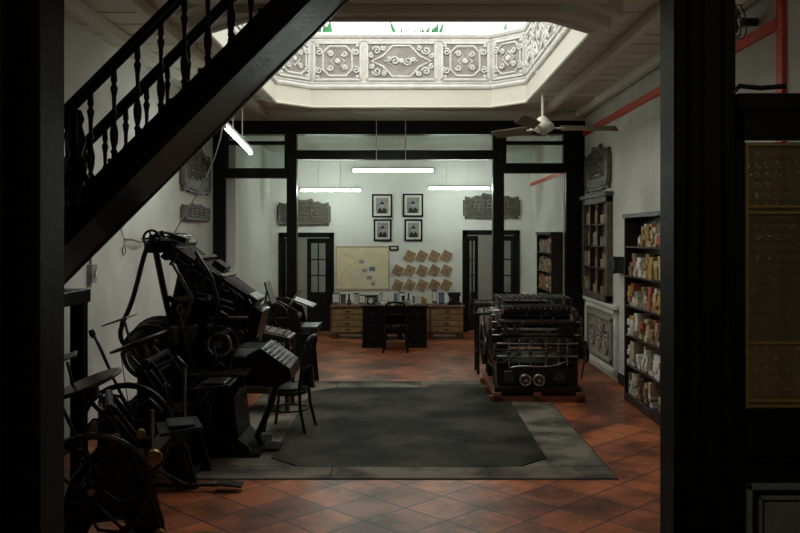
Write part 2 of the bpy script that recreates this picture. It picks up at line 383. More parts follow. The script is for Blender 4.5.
door('door_1',DL[0],DL[1],DL[2],(math.radians(72),math.radians(-10)))
door('door_2',DR[0],DR[1],DR[2],(math.radians(60),math.radians(-24)))
# ------------------------------------------------------------------ front opening: posts and half door
b=B('door_frame_front',bev=.01)
b.bb(-3.1,-1.73,4.05,4.25,0,H,M_jamb)
b.bb(-1.78,-1.72,4.0,4.3,0,H,M_jamb); b.bb(-1.94,-1.90,4.0,4.06,0,H,M_jamb)
b.bb(1.30,1.36,4.1,4.34,0,H,M_jamb); b.bb(1.35,1.55,4.03,4.27,0,H,M_jamb); b.bb(1.55,1.59,4.08,4.24,0,H,M_jamb)
b.bb(1.40,1.42,4.01,4.03,0,H,M_jamb); b.bb(1.50,1.52,4.01,4.03,0,H,M_jamb)
b.done()
b=B('door_3',bev=.004)
dx0,dx1=1.595,2.86; ya,yb=4.10,4.16
b.bb(dx0,dx0+.045,ya,yb,.05,2.64,M_jamb); b.bb(dx1-.08,dx1,ya,yb,.05,2.64,M_jamb); b.bb(dx0,dx1,ya-.03,yb+.03,2.60,2.68,M_jamb)
b.bb(dx0,dx1,ya,yb,2.46,2.60,M_jamb)
b.bb(dx0+.045,dx1-.08,ya,yb,.90,1.16,M_jamb); b.bb(dx0+.045,dx1-.08,ya,yb,.05,.30,M_jamb)
b.bb(dx0+.045,dx1-.08,ya+.02,yb-.02,.30,.90,M_jamb)
for gx0,gx1 in((dx0+.05,dx0+.55),(dx0+.65,dx1-.10)):
    b.bb(gx0,gx1,ya+.025,ya+.033,1.17,1.48,M_fig); b.bb(gx0,gx1,ya+.025,ya+.033,1.48,2.11,M_fig2); b.bb(gx0,gx1,ya+.025,ya+.033,2.11,2.45,M_fig)
    for z in(1.165,1.19,1.47,2.10,2.13,2.43): b.bb(gx0,gx1,ya+.005,ya+.05,z,z+.014,M_doorbrass)
    for x in(gx0,gx1-.014): b.bb(x,x+.014,ya-.002,ya+.045,1.16,2.45,M_doorbrass)
b.bb(dx0+.55,dx0+.65,ya,yb,1.16,2.46,M_jamb)
for k in(0,1):
    x0=dx0+.05+k*.60; m=M_panelpaint
    for q,t in((0,.03),(.06,.018)):
        b.bb(x0+q,x0+.5-q,ya-.008,ya+.02,.80-q-t,.80-q,m); b.bb(x0+q,x0+q+t,ya-.008,ya+.02,.32+q,.80-q,m); b.bb(x0+.5-q-t,x0+.5-q,ya-.008,ya+.02,.32+q,.80-q,m); b.bb(x0+q,x0+.5-q,ya-.008,ya+.02,.32+q,.32+q+t,m)
    b.bb(x0+.09,x0+.41,ya+.0,ya+.02,.41,.71,M_panelpaint)
b.tube([(dx0-.05,ya-.05,2.66),(dx0+.0,ya-.05,2.71),(dx0+.1,ya-.05,2.70),(dx0+.22,ya-.05,2.71)],.012,M_iron,8)
b.done()
b=B('added_front_lamp',(1.1,1.2,0))  # unseen lamp added to brighten the half door's lower panel
b.cyl((0,0,3.35),(0,0,3.99),.008,M_plastic,seg=8); b.lathe([(.03,0),(.05,.04),(.18,.14),(.185,.15)],(0,0,3.38),(0,0,-1),M_jamb,24,False); b.lathe([(.015,0),(.04,.04),(.045,.08),(.02,.12)],(0,0,3.32),(0,0,-1),M_bulb,16)
b.done()
b=B('added_passage_lamp',(-.2,YB+1.1,0))  # unseen lamp added so the passage wall shows bright through the door
b.cyl((0,0,3.0),(0,0,3.39),.008,M_plastic,seg=8); b.lathe([(.03,0),(.12,.05),(.14,.13),(.1,.2),(.03,.24)],(0,0,3.02),(0,0,-1),M_tube,16)
b.done()
# ------------------------------------------------------------------ wall trims
b=B('trim_red_right'); b.bb(XR-.035,XR-.001,6.55,13.68,3.59,3.68,M_red); b.bb(XR-.035,XR-.001,6.46,6.57,.0,3.9,M_red)
b.bb(FXR-.03,FXR-.001,13.95,17.45,3.0,3.06,M_red); b.done()
def mould(b,x,nx,ya,yb,za,zb,t,d,m):
    xs=(x,x+nx*d)
    b.bb(xs[0],xs[1],ya,yb,za,za+t,m); b.bb(xs[0],xs[1],ya,yb,zb-t,zb,m); b.bb(xs[0],xs[1],ya,ya+t,za,zb,m); b.bb(xs[0],xs[1],yb-t,yb,za,zb,m)
b=B('trim_stone_right',bev=.008)
mould(b,XR,-1,11.55,13.5,.08,.98,.08,.05,M_plaster)
b.bb(XR-.03,XR-.001,11.63,13.42,.16,.90,M_stone)
mould(b,XR-.03,-1,11.75,13.3,.22,.84,.05,.04,M_stone)
for k in range(3):
    cy=12.1+k*.43
    for s in(-1,1):
        pts=[]
        for i in range(14):
            t=i/13;a=s*2*pi*1.3*t+k; r=.19*(1-.8*t); pts.append((XR-.04,cy+r*math.cos(a),.53+s*.06+r*math.sin(a)))
        b.tube(pts,.022,M_stone,6)
b.bb(XR-.07,XR-.001,11.5,13.55,.98,1.04,M_plaster)
b.done()
b=B('baseboard_right'); b.bb(XR-.02,XR-.001,4.4,8.6,0,.14,M_jamb); b.bb(XR-.02,XR-.001,10.4,11.5,0,.14,M_jamb); b.done()
b=B('baseboard_left'); b.bb(XL+.001,XL+.02,6.5,13.7,0,.14,M_jamb); b.done()
def plaque(name,o,u,w,h,n,chars=3):
    b=B(name); o=Vector(o);u=Vector(u);n=Vector(n);v=Vector((0,0,1))
    def W(x,y,d): return o+u*(x*w/2)+v*(y*h/2)+n*d
    out=[(-1,-.75),(-.93,-.75),(-.93,-1),(-.6,-.92),(-.5,-1),(.5,-1),(.6,-.92),(.93,-1),(.93,-.75),(1,-.75),(1,.45),(.93,.45),(.93,.72),(.7,.62),(.55,.78),(.38,.74),(.3,1),(.1,.88),(-.1,.88),(-.3,1),(-.38,.74),(-.55,.78),(-.7,.62),(-.93,.72),(-.93,.45),(-1,.45)]
    N=len(out); V=[W(x,y,.005) for x,y in out]+[W(x,y,.05) for x,y in out]
    b.mesh(V,[tuple(range(N)),tuple(reversed(range(N,2*N)))]+[(i,(i+1)%N,N+(i+1)%N,N+i) for i in range(N)],M_carved)
    b.tube([W(x*.93,y*.86,.055) for x,y in out],.012,M_carved2,5,True)
    rnd=random.Random(len(name)+int(w*100))
    for c in range(chars):
        cx=(c-(chars-1)/2)*(1.3/chars); s=.42/chars*1.5; sy=.42
        for k in range(4): 
            y=-sy+2*sy*k/3; e=rnd.uniform(.5,1); b.tube([W(cx-s*e,y,.056),W(cx+s*e,y+.03,.056)],.014,M_carved2,5)
        for k in(-1,0,1):
            b.tube([W(cx+s*.55*k,sy*rnd.uniform(.6,1),.056),W(cx+s*.6*k+s*.2*k,-sy*rnd.uniform(.5,1),.056)],.014,M_carved2,5)
    b.done()
plaque('carved_name_board',(-2.08,YB,2.47),(1,0,0),1.10,.56,(0,-1,0))
plaque('carved_name_board',(1.78,YB,2.60),(1,0,0),1.18,.54,(0,-1,0))
plaque('carved_name_board',(XR,12.7,3.0),(0,-1,0),1.6,.68,(-1,0,0),3)
plaque('carved_name_board',(XL,12.5,2.97),(0,1,0),1.7,.72,(1,0,0),3)
plaque('carved_name_board',(XL,12.5,2.33),(0,1,0),1.6,.26,(1,0,0),4)
# ------------------------------------------------------------------ back wall displays
def portrait(x,z,w,h,i):
    b=B('framed_portrait',(x,YB-.001,z))
    t=.035; b.bb(-w/2,w/2,-.03,0,-h/2,-h/2+t,M_black);b.bb(-w/2,w/2,-.03,0,h/2-t,h/2,M_black);b.bb(-w/2,-w/2+t,-.03,0,-h/2,h/2,M_black);b.bb(w/2-t,w/2,-.03,0,-h/2,h/2,M_black)
    b.bb(-w/2+t,w/2-t,-.012,0,-h/2+t,h/2-t,M_paper)
    b.bb(-w*.30,w*.30,-.015,-.012,-h*.33,h*.34,M_grey)
    b.prism([(-.09*w/.4,-h*.33),(.09*w/.4,-h*.33),(.085*w/.4,-h*.16),(.035,-h*.08),(-.035,-h*.08),(-.085*w/.4,-h*.16)],'XZ',-.018,-.015,M_plastic)
    b.lathe([(.045,0),(.045,.004)],(0,-.015,.02),(0,-1,0),M_skin,14)
    b.prism([(.046*math.cos(a),.03+.048*math.sin(a)) for a in [pi*k/8 for k in range(9)]],'XZ',-.022,-.0195,M_plastic)
    b.prism([(-.012,-h*.08),(.012,-h*.08),(0,-h*.2)],'XZ',-.020,-.0185,M_paper)
    b.done()
for i,(x,z,w,h) in enumerate([(-.47,2.60,.42,.48),(.165,2.61,.42,.48),(-.46,2.10,.37,.45),(.175,2.10,.37,.45)]): portrait(x,z,w,h,i)
b=B('wall_map_poster',(-.875,YB-.001,1.32))
b.bb(-.55,.55,-.012,0,-.45,.45,M_map); 
for x0,x1,z0,z1 in((-.55,.55,-.45,-.42),(-.55,.55,.42,.45),(-.55,-.53,-.45,.45),(.53,.55,-.45,.45)): b.bb(x0,x1,-.02,0,z0,z1,M_paper2)
for (x,z,w,m) in((-.02,.13,.05,M_grey),(.12,.10,.045,M_paper),(.2,-.02,.06,M_blueprint),(.05,-.05,.05,M_grey),(-.1,-.12,.06,M_paper),(.14,-.2,.05,M_grey),(.3,-.12,.05,M_paper),(.33,-.28,.06,M_paper),(.22,-.33,.04,M_grey),(-.28,.02,.04,M_paper),(-.16,.3,.04,M_paper)):
    b.bb(x-w,x+w,-.016,-.012,z-w*.7,z+w*.7,m)
b.tube([(-.45,-.014,-.2),(-.3,-.014,.05),(-.1,-.014,.12),(.1,-.014,.3),(.4,-.014,.25)],.005,M_paper2,4)
b.tube([(-.4,-.014,.3),(-.2,-.014,.22),(-.05,-.014,-.1),(.3,-.014,-.3)],.005,M_paper2,4)
b.done()
b=B('wall_label'); b.bb(-.33,-.13,YB-.02,YB-.001,1.68,1.78,M_plastic); b.bb(-.29,-.17,YB-.023,YB-.02,1.71,1.75,M_paper); b.done()
b=B('kraft_packet_display')
rnd=random.Random(3)
rows=[(1.57,[.10,.35,.60,.85]),(1.27,[-.15,.10,.35,.60,.85]),(.97,[-.15,.10,.35,.60,.85])]
for z,xs in rows:
    for x in xs:
        a=math.radians(28+rnd.uniform(-4,4))
        b.box((x,YB-.02,z),(.19,.03,.20),M_kraft,(0,a,0))
        b.box((x,YB-.037,z),(.04,.004,.03),M_carved,(0,a,0))
        b.cyl((x,YB-.04,z+.1),(x,YB-.001,z+.1),.008,M_steel,seg=6)
b.done()
b=B('type_cabinet_counter',bev=.005)
cx0,cx1,cy0,cy1=-1.42,1.12,16.35,16.95
b.bb(cx0,cx1,cy0+.02,cy1,.12,.60,M_pale); b.bb(cx0-.03,cx1+.03,cy0-.03,cy1+.02,.60,.64,M_wood)
for k in range(4):
    xa=cx0+(cx1-cx0)*k/4; xb=cx0+(cx1-cx0)*(k+1)/4
    for j in range(4):
        z=.13+j*.115; b.bb(xa+.02,xb-.02,cy0-.005,cy0+.03,z,z+.095,M_pale); b.bb((xa+xb)/2-.05,(xa+xb)/2+.05,cy0-.02,cy0-.005,z+.035,z+.06,M_dkwood)
    b.bb(xa-.02,xa+.02,cy0-.01,cy0+.02,.12,.60,M_wood)
for x in(cx0+.05,-.7,-.1,.5,cx1-.05): b.bb(x-.05,x+.05,cy0+.02,cy1,0,.09,M_redwood)
for y in(cy0+.02,cy0+.28,cy1-.1): b.bb(cx0,cx1,y,y+.09,.09,.12,M_redwood)
b.done()
b=B('counter_display_items',(0,0,.003))
rnd=random.Random(11)
for k in range(17):
    x=-1.34+k*.128; 
    t=rnd.random(); y=16.48+(k%2)*.22
    if t<.5:
        h=rnd.uniform(.16,.26); w=rnd.uniform(.10,.15); b.box((x,y,.665+h/2),(w,.012,h),rnd.choice([M_paper,M_plastic,M_plastic]),(-.2,0,0)); b.box((x,y-.01,.665+h/2),(w*.8,.01,h*.75),rnd.choice([M_paper,M_grey,M_blueprint,M_paper]),(-.2,0,0)); b.box((x,y+.04,.685),(.02,.07,.09),M_plastic)
    elif t<.75:
        h=rnd.uniform(.12,.22); b.bb(x-.05,x+.05,y-.05,y+.05,.64,.64+h,rnd.choice([M_white,M_steel,M_redcard,M_ochre])); b.bb(x-.055,x+.055,y-.055,y+.055,.64+h,.655+h,M_plastic)
    else:
        b.lathe([(.035,0),(.045,.03),(.04,.09),(.018,.11),(.018,.22)],(x,y,.64),(0,0,1),rnd.choice([M_plastic,M_iron2,M_white]),12)
b.done()
b=B('small_hand_press',(.96,16.60,.642)); b.bb(-.13,.13,-.1,.1,0,.05,M_iron); b.bb(-.10,.10,-.08,.08,.05,.17,M_plastic); b.bb(-.12,.12,-.09,.09,.17,.24,M_plastic); b.cyl((-.08,-.09,.11),(-.08,-.15,.11),.03,M_steel); b.done()
b=B('pedestal_desk',(-.185,15.05,0),bev=.006)
b.bb(-.60,.60,0,.70,.71,.75,M_black)
for s in(-1,1):
    x0,x1=(-.57,-.20) if s<0 else(.20,.57)
    b.bb(x0,x1,.03,.67,.05,.71,M_black); b.bb(x0-.01,x1+.01,.02,.68,0,.06,M_black)
    for z in(.09,.30,.51): b.bb(x0+.025,x1-.025,.012,.03,z,z+.185,M_black); b.cyl(((x0+x1)/2,.012,z+.09),((x0+x1)/2,-.012,z+.09),.010,M_brass,seg=8)
b.bb(-.2,.2,.03,.06,.60,.71,M_black); b.bb(-.2,.2,.60,.63,.2,.71,M_black)
b.done()
b=B('desk_items',(-.185,15.05,.752))
b.bb(-.5,-.36,.25,.42,0,.10,M_plastic); b.box((-.43,.30,.14),(.2,.05,.045),M_plastic); b.lathe([(.045,0),(.045,.01)],(-.43,.24,.06),(0,-1,0),M_white,12)
b.bb(-.25,.0,.2,.5,0,.02,M_paper); b.bb(.05,.3,.3,.5,0,.05,M_grey); b.box((.42,.3,.08),(.12,.02,.16),M_paper,(-.25,0,0)); b.cyl((.15,.35,.05),(.15,.35,.15),.03,M_iron2); b.bb(-.2,.1,.22,.4,.02,.035,M_paper2)
b.box((-.12,.5,.12),(.2,.02,.14),M_paper,(-.3,0,0)); b.box((-.12,.55,.06),(.02,.1,.12),M_plastic)
b.cyl((.30,.2,0),(.30,.2,.10),.028,M_white); b.bb(.48,.58,.4,.55,0,.09,M_ochre)
b.done()
def chair(name,loc,rz,m,h=.92,sc=1):
    b=B(name,loc,rz,bev=.003)
    sw=.21*sc; sd=.20*sc; sh=.45
    b.lathe([(sw*.98,0),(sw*1.03,.012),(sw*.98,.03)],(0,0,sh-.03),(0,0,1),m,24)
    b.torus((0,0,sh-.055),(0,0,1),sw*.93,.018,m)
    for sx in(-1,1):
        b.tube([(sx*sw*.72,sd*.72,sh-.03),(sx*sw*.8,sd*.85,.25),(sx*sw*.92,sd*1.05,0)],.016,m,8)
        b.tube([(sx*sw*1.0,-sd*1.25,0),(sx*sw*.88,-sd*.95,.25),(sx*sw*.80,-sd*.88,sh),(sx*sw*.85,-sd*1.05,sh+.25),(sx*sw*.80,-sd*1.28,h-.06)],.017,m,8)
    b.tube([(-sw*.80,-sd*1.28,h-.06),(-sw*.55,-sd*1.34,h-.005),(0,-sd*1.37,h+.01),(sw*.55,-sd*1.34,h-.005),(sw*.80,-sd*1.28,h-.06)],.02,m,8)
    for x in(-.36,0,.36): b.tube([(sw*x,-sd*.9,sh),(sw*x*1.1,-sd*1.08,sh+.25),(sw*x*1.15,-sd*1.34,h-.005)],.011,m,6)
    b.tube([(-sw*.83,-sd*1.0,sh+.2),(0,-sd*1.12,sh+.2),(sw*.83,-sd*1.0,sh+.2)],.012,m,6)
    b.torus((0,0,.22),(0,0,1),sw*1.0,.010,m)
    b.done()
chair('desk_chair',(-.16,14.62,0),0,M_black,.86)
chair('wooden_chair',(-1.20,8.74,0),math.radians(80),M_black,.96,.95)
# ------------------------------------------------------------------ shelves
def shelf(name,xf,xb,ya,yb,h,nsh,dens,seed,m=M_dkwood,white_low=True):
    b=B(name,bev=.004)
    b.bb(xf,xb,ya,ya+.035,0,h,m); b.bb(xf,xb,yb-.035,yb,0,h,m); b.bb(xb-.015,xb,ya,yb,0,h,m)
    b.bb(xf-.02,xb,ya-.015,yb+.015,h-.05,h,m); b.bb(xf,xb,ya,yb,0,.08,m)
    zs=[.08+(h-.13)*k/nsh for k in range(nsh+1)]
    for z in zs[:-1]: b.bb(xf+.005,xb,ya,yb,z,z+.022,m)
    b.done()
    rnd=random.Random(seed); c=B(name+'_contents')
    pal=[M_paper2,M_card,M_kraft,M_ochre,M_grey,M_paper2,M_kraft,M_card,M_redcard,M_paper2,M_paper,M_kraft,M_ochre]
    low=[M_paper,M_paper,M_white,M_paper2,M_card]
    for i,z in enumerate(zs[:-1]):
        gap=(h-.13)/nsh-.05; y=ya+.05
        while y<yb-.12:
            w=rnd.uniform(.07,.17); w=min(w,yb-.05-y)
            if rnd.random()<dens:
                zz=z+.023; n=rnd.randint(3,8); mm=rnd.choice(low if (i<2 and white_low) else pal)
                for _ in range(n):
                    hh=rnd.uniform(.025,.075)
                    if zz+hh>z+gap: break
                    if rnd.random()<.35: mm=rnd.choice(low if (i<2 and white_low) else pal)
                    o=rnd.uniform(0,.03); c.bb(xf+.02+o,xb-.03,y+rnd.uniform(0,.012),y+w-rnd.uniform(.0,.015),zz,zz+hh,mm); zz+=hh+.001
            y+=w+rnd.uniform(.005,.035)
    c.done()
shelf('bookshelf',2.66,2.88,8.75,10.32,2.25,6,.90,5)
shelf('tall_shelf',2.40,2.585,13.95,15.5,2.05,6,.95,9,M_dkwood,False)
b=B('wall_cabinet',bev=.006)
mould(b,XR,-1,11.85,13.5,1.06,2.55,.09,.09,M_carved); 
b.bb(XR-.012,XR-.001,11.94,13.41,1.15,2.46,M_wood)
for z in(1.5,1.82,2.14): b.bb(XR-.08,XR-.005,11.94,13.41,z,z+.025,M_dkwood)
for y in(12.43,12.92): b.bb(XR-.085,XR-.005,y,y+.03,1.15,2.46,M_dkwood)
rnd=random.Random(2)
for z in(1.15,1.525,1.845,2.165):
    y=11.98
    while y<13.3:
        if rnd.random()<.6 and not any(abs(y+.05-q)<.09 for q in(12.45,12.94)): b.bb(XR-.07,XR-.015,y,y+.09,z+.001,z+rnd.uniform(.1,.22),rnd.choice([M_pale,M_kraft,M_paper2,M_grey]))
        y+=.12
b.bb(XR-.12,XR,11.8,13.55,2.55,2.61,M_carved)
b.done()
b=B('wall_telephone',(XR,11.35,1.6)); b.bb(-.09,-.001,-.10,.10,-.11,.11,M_plastic); b.bb(-.13,-.09,-.085,-.04,-.10,.10,M_plastic); b.box((-.13,-.063,.09),(.04,.06,.05),M_plastic); b.box((-.13,-.063,-.09),(.04,.06,.05),M_plastic); b.done()
b=B('wall_fan',(XR-.02,6.95,3.74),0)
b.cyl((-.0,0,0),(-.12,0,.0),.035,M_iron); b.torus((-.2,0,0),(1,0,.2),.15,.006,M_iron2); b.torus((-.15,0,0),(1,0,.2),.14,.005,M_iron2); b.torus((-.23,0,0),(1,0,.2),.07,.005,M_iron2)
for k in range(12):
    a=2*pi*k/12; b.tube([(-.15,.14*math.cos(a),.14*math.sin(a)),(-.21,.145*math.cos(a),.145*math.sin(a)),(-.25,0,0)],.004,M_iron2,4)
for k in range(3):
    a=2*pi*k/3; b.box((-.18,.05*math.cos(a),.05*math.sin(a)),(.01,.09,.05),M_iron,(a,0,0))
b.done()
b=B('ceiling_fan',(1.67,10.3,0))
b.lathe([(.07,0),(.09,.02),(.05,.09),(.02,.12)],(0,0,3.995),(0,0,-1),M_fan,20)
b.cyl((0,0,3.42),(0,0,3.98),.018,M_fan)
b.lathe([(.02,0),(.06,.02),(.075,.05),(.125,.09),(.14,.13),(.12,.17),(.07,.20),(.03,.215)],(0,0,3.44),(0,0,-1),M_fan,28)
for k in range(3):
    a=math.radians(4+k*120); R=Matrix.Rotation(a,3,'Z')
    def w(x,y,z): return R@Vector((x,y,z-.03))
    b.tube([w(.10,0,3.33),w(.2,0,3.325),w(.28,0,3.33)],.014,M_fan,6)
    V=[]
    for sgn in(0,1):
        for (x,hw) in((.22,.045),(.35,.06),(.6,.07),(.85,.075),(.92,.05)):
            V+= [w(x,-hw,3.325+sgn*.008-.035),w(x,hw,3.325+sgn*.008+.035)]
    F=[]
    for i in range(4): F+=[(2*i,2*i+1,2*i+3,2*i+2),(10+2*i,10+2*i+1,10+2*i+3,10+2*i+2),(2*i,2*i+2,12+2*i,10+2*i),(2*i+1,2*i+3,13+2*i,11+2*i)]
    F+=[(0,1,11,10),(8,9,19,18)]
    b.mesh(V,F,M_fanblade)
b.done()
# ------------------------------------------------------------------ fluorescent lamps
def lamp(name,a,c,ztop,tm):
    b=B(name); a=Vector(a);c=Vector(c); d=(c-a).normalized(); up=Vector((0,0,1)); L=(c-a).length
    mid=(a+c)/2+up*.045
    ang=math.atan2(d.y,d.x); 
    b.box(mid,(L,.05,.04),M_white,(0,-math.asin(d.z),ang))
    b.cyl(a+d*.03,c-d*.03,.018,tm,seg=12)
    for e in(a,c): b.box(e+up*.012,(.03,.05,.07),M_white,(0,0,ang))
    for t in(.3,.65):
        p=a+(c-a)*t; b.cyl((p.x,p.y,p.z+.06),(p.x,p.y,ztop),.006,M_white,seg=6)
    b.done()
lamp('fluorescent_lamp',(-.83,13.2,3.0),(.46,13.2,3.0),3.985,M_tube)
lamp('fluorescent_lamp',(-2.03,16.4,2.86),(-.83,16.4,2.86),FH-.01,M_tube2)
lamp('fluorescent_lamp',(.44,16.4,2.90),(1.64,16.4,2.90),FH-.01,M_tube2)
lamp('fluorescent_lamp',(-2.0,9.4,3.20),(-1.98,10.9,3.05),H-.01,M_tube)
b=B('hanging_cable')
b.tube(bez((-2.0,9.33,3.2),(-2.1,9.35,2.6),(-2.5,9.4,2.2),(-2.55,9.3,1.95),14),.008,M_grey,5)
b.tube(bez((-2.55,9.3,1.95),(-2.65,9.35,1.85),(-2.9,9.6,1.97),(-3.08,9.9,1.96),10),.008,M_grey,5)
b.done()
b=B('wall_hook_rail',(XL+.001,9.7,1.95)); b.tube([(0,-.3,.0),(.06,-.25,.0),(.07,0,-.03),(.06,.3,-.02),(0,.34,0)],.012,M_grey,6); b.torus((.03,-.42,-.12),(1,0,0),.05,.006,M_iron2); b.tube([(.0,-.42,.12),(.03,-.42,.0),(.03,-.42,-.07)],.005,M_iron2,5); b.done()
b=B('wall_switch',(XL+.001,8.35,1.62)); b.bb(0,.05,-.07,.07,-.09,.09,M_grey); b.bb(.05,.07,-.015,.015,-.03,.03,M_white); b.bb(0,.02,-.01,.01,.09,1.4,M_grey); b.done()
# ------------------------------------------------------------------ staircase
b=B('staircase',bev=.006)
ys0,ys1=5.6,6.36
x0,x1=-2.75,-.22
for ya,yb in((ys0,ys0+.05),(ys1-.05,ys1)):
    b.prism([(x0,x0+4.17),(x1,x1+4.17),(x1-.24,x1+4.17),(x0,x0+4.41)],'XZ',ya,yb,M_black)
    b.prism([(x0,x0+4.39),(x1-.22,x1+4.17),(x1-.26,x1+4.17),(x0,x0+4.43)],'XZ',ya-.015,yb+.015,M_black)
b.prism([(x0,x0+4.18),(x1-.02,x1+4.16),(x1-.06,x1+4.16),(x0,x0+4.22)],'XZ',ys0+.05,ys1-.05,M_black)
x=x0
while x+.2+4.43<3.96:
    z=x+.2+4.26; b.bb(x-.03,x+.2,ys0+.05,ys1-.05,z-.03,z,M_black); b.bb(x-.0,x+.02,ys0+.05,ys1-.05,z-.22,z-.02,M_black); x+=.2
def baluster(x,y,z0,h):
    p=[(.018,0),(.018,.08),(.028,.10),(.014,.13),(.026,.22),(.029,.30),(.016,.40),(.012,.46),(.024,.50),(.012,.54),(.016,.68),(.026,.76),(.014,.80),(.022,.84),(.018,.92),(.018,1)]
    b.lathe([(r,t*h) for r,t in p],(x,y,z0),(0,0,1),M_black,10)
for yy in(ys0+.025,ys1-.025):
    x=-2.70
    while x<-1.12:
        baluster(x,yy,x+4.41,.64); x+=.155
    b.tube([(-2.75,yy,-2.75+5.06),(-1.13,yy,-1.13+5.06)],.042,M_black,10)
    b.tube([(-2.75,yy,1.82),(-2.75,yy,2.42)],.05,M_black,10)
b.lathe([(.05,0),(.05,.25),(.07,.28),(.04,.32),(.065,.42),(.04,.52),(.055,.56),(.035,.62)],(-2.16,ys0-.02,2.20),(0,0,1),M_black,14)
pts=[]
for i in range(22):
    t=i/21; a=2*pi*1.5*t; r=.11*(1-.8*t); pts.append((-2.17+r*math.cos(a),ys0-.05,2.32+r*math.sin(a)))
b.tube(pts,.022,M_black,8)
b.bb(-3.08,-2.35,ys0,ys1,1.50,1.60,M_black)
for (xx,yy) in((-3.03,ys0+.05),(-3.03,ys1-.05),(-2.42,ys0+.05),(-2.42,ys1-.05)): b.bb(xx-.05,xx+.05,yy-.05,yy+.05,0,1.5,M_black)
b.bb(-3.05,-2.40,ys0+.03,ys0+.05,0,1.5,M_black)
for k in range(6):
    z=1.35-k*.22; yy=ys0-.04-k*.20; b.bb(-3.05,-2.40,yy-.22,yy,z-.04,z,M_black); b.bb(-3.05,-2.40,yy-.02,yy,z-.22,z,M_black)
b.done()
# ------------------------------------------------------------------ flatbed cylinder press (right)
b=B('cylinder_printing_press',(1.05,10.15,0),bev=.004,sc=.95)
W=1.12; D=1.45
for y in(.05,.7,1.35): b.bb(-.04,W+.04,y-.05,y+.05,0,.08,M_redwood)
for x in(.0,.5,W-.08): b.bb(x,x+.1,-.06,D+.05,.08,.13,M_redwood)
fr=[(.0,.13),(.0,.55),(.08,.62),(.05,.95),(.12,1.10),(.42,1.16),(.62,1.05),(.75,.80),(1.1,.78),(1.4,.72),(1.42,.13),(1.2,.13),(1.1,.32),(.5,.32),(.4,.13)]
for x in(.06,W-.12): b.prism(fr,'YZ',x,x+.055,M_iron)
for x in (.05,W-.055):
    b.tube([(x,p[0]*.94+.03,p[1]*.93+.05) for p in fr],.012,M_iron,5,True)
b.bb(.11,W-.12,.06,1.38,.16,.48,M_iron)
b.bb(.02,W-.02,-.02,.06,.13,.20,M_iron); b.bb(.12,W-.12,.0,.03,.22,.44,M_iron)
for x in(.40,.57):
    b.cyl((x,.06,.29),(x,-.06,.29),.075,M_iron2,seg=20); b.torus((x,-.06,.29),(0,1,0),.065,.016,M_steel); b.cyl((x,-.05,.29),(x,-.10,.29),.022,M_steel)
b.bb(.14,.26,-.03,.0,.25,.40,M_iron2); b.bb(.72,.94,-.03,.0,.24,.42,M_iron); b.bb(.76,.90,-.04,-.03,.28,.38,M_iron2)
for z in(.50,.58,.66,.74): b.cyl((.05,-.01+.03*(z-.5),z),(W-.06,-.01+.03*(z-.5),z),.014,M_steel if z in(.58,.74) else M_iron)
b.tube([(.14,-.015,.50),(.52,-.015,.76)],.012,M_iron2,6); b.tube([(.60,-.015,.76),(.98,-.015,.50)],.012,M_iron2,6)
for x in(.2,.33,.47,.66,.82,.93):
    b.cyl((x,-.02,.46),(x,-.02,.80),.010,M_steel,seg=8); b.cyl((x,-.045,.62),(x,.0,.62),.026,M_iron2,seg=10)
rnd=random.Random(8)
for k in range(16):
    x=.14+k*.055; z=rnd.uniform(.84,1.10); b.bb(x,x+.03,-.06,.0,z,z+rnd.uniform(.03,.08),rnd.choice([M_iron,M_iron2,M_steel,M_iron]))
b.bb(.13,W-.13,-.02,1.4,.76,.82,M_iron2)
b.cyl((.10,.42,.86),(W-.10,.42,.86),.21,M_iron2,seg=36)
for (y,z,r,m) in((.10,1.00,.045,M_roller),(.20,1.08,.05,M_iron2),(.31,1.14,.04,M_roller),(.12,.90,.04,M_steel),(.05,.84,.03,M_roller),(.44,1.15,.05,M_iron2),(.58,1.10,.04,M_roller),(.68,.98,.05,M_roller)):
    b.cyl((.09,y,z),(W-.09,y,z),r,m,seg=18); b.cyl((.0,y,z),(W-.01,y,z),.014,M_steel,seg=8)
b.gear((.03,.42,.86),(1,0,0),.24,.04,M_iron,36); b.gear((.03,.12,.62),(1,0,0),.11,.035,M_iron,20); b.gear((W+.0,.42,.86),(1,0,0),.25,.04,M_iron2,36); b.gear((W+.0,.10,.98),(1,0,0),.09,.035,M_iron2,18)
b.wheel((-.06,.62,.66),(1,0,0),.27,.05,M_iron,6)
b.wheel((-.10,.0,.72),(1,0,0),.12,.03,M_iron2,5,.018); b.wheel((W+.07,.1,.62),(1,0,0),.14,.03,M_iron,5,.02)
b.prism([(.02,1.12),(.02,1.20),(.16,1.22),(.2,1.14)],'YZ',.14,W-.14,M_iron)
for k in range(12): b.cyl((.18+k*.068,-.01,1.18),(.18+k*.068,.03,1.18),.012,M_steel,seg=8)
for x in(.10,.36,.74,W-.10):
    b.cyl((x,.2,1.10),(x,.2,1.30),.012,M_iron2,seg=8); b.cyl((x,.85,.8),(x,.85,1.28),.012,M_iron2,seg=8)
for y in(.2,.42,.64,.85): b.cyl((.08,y,1.29),(W-.08,y,1.29),.011,M_iron2,seg=8)
for k in range(13): b.box((.13+k*.072,.52,1.305),(.012,.72,.008),M_iron2,(.0,0,0))
b.bb(.12,W-.12,.70,1.42,1.10,1.13,M_iron)
b.box((.56,1.15,1.18),(.78,.5,.03),M_dkwood,(.15,0,0)); b.bb(.25,.85,.95,1.35,1.20,1.23,M_grey)
for x in(.12,W-.12): b.cyl((x,1.35,.72),(x,1.35,1.12),.016,M_iron)
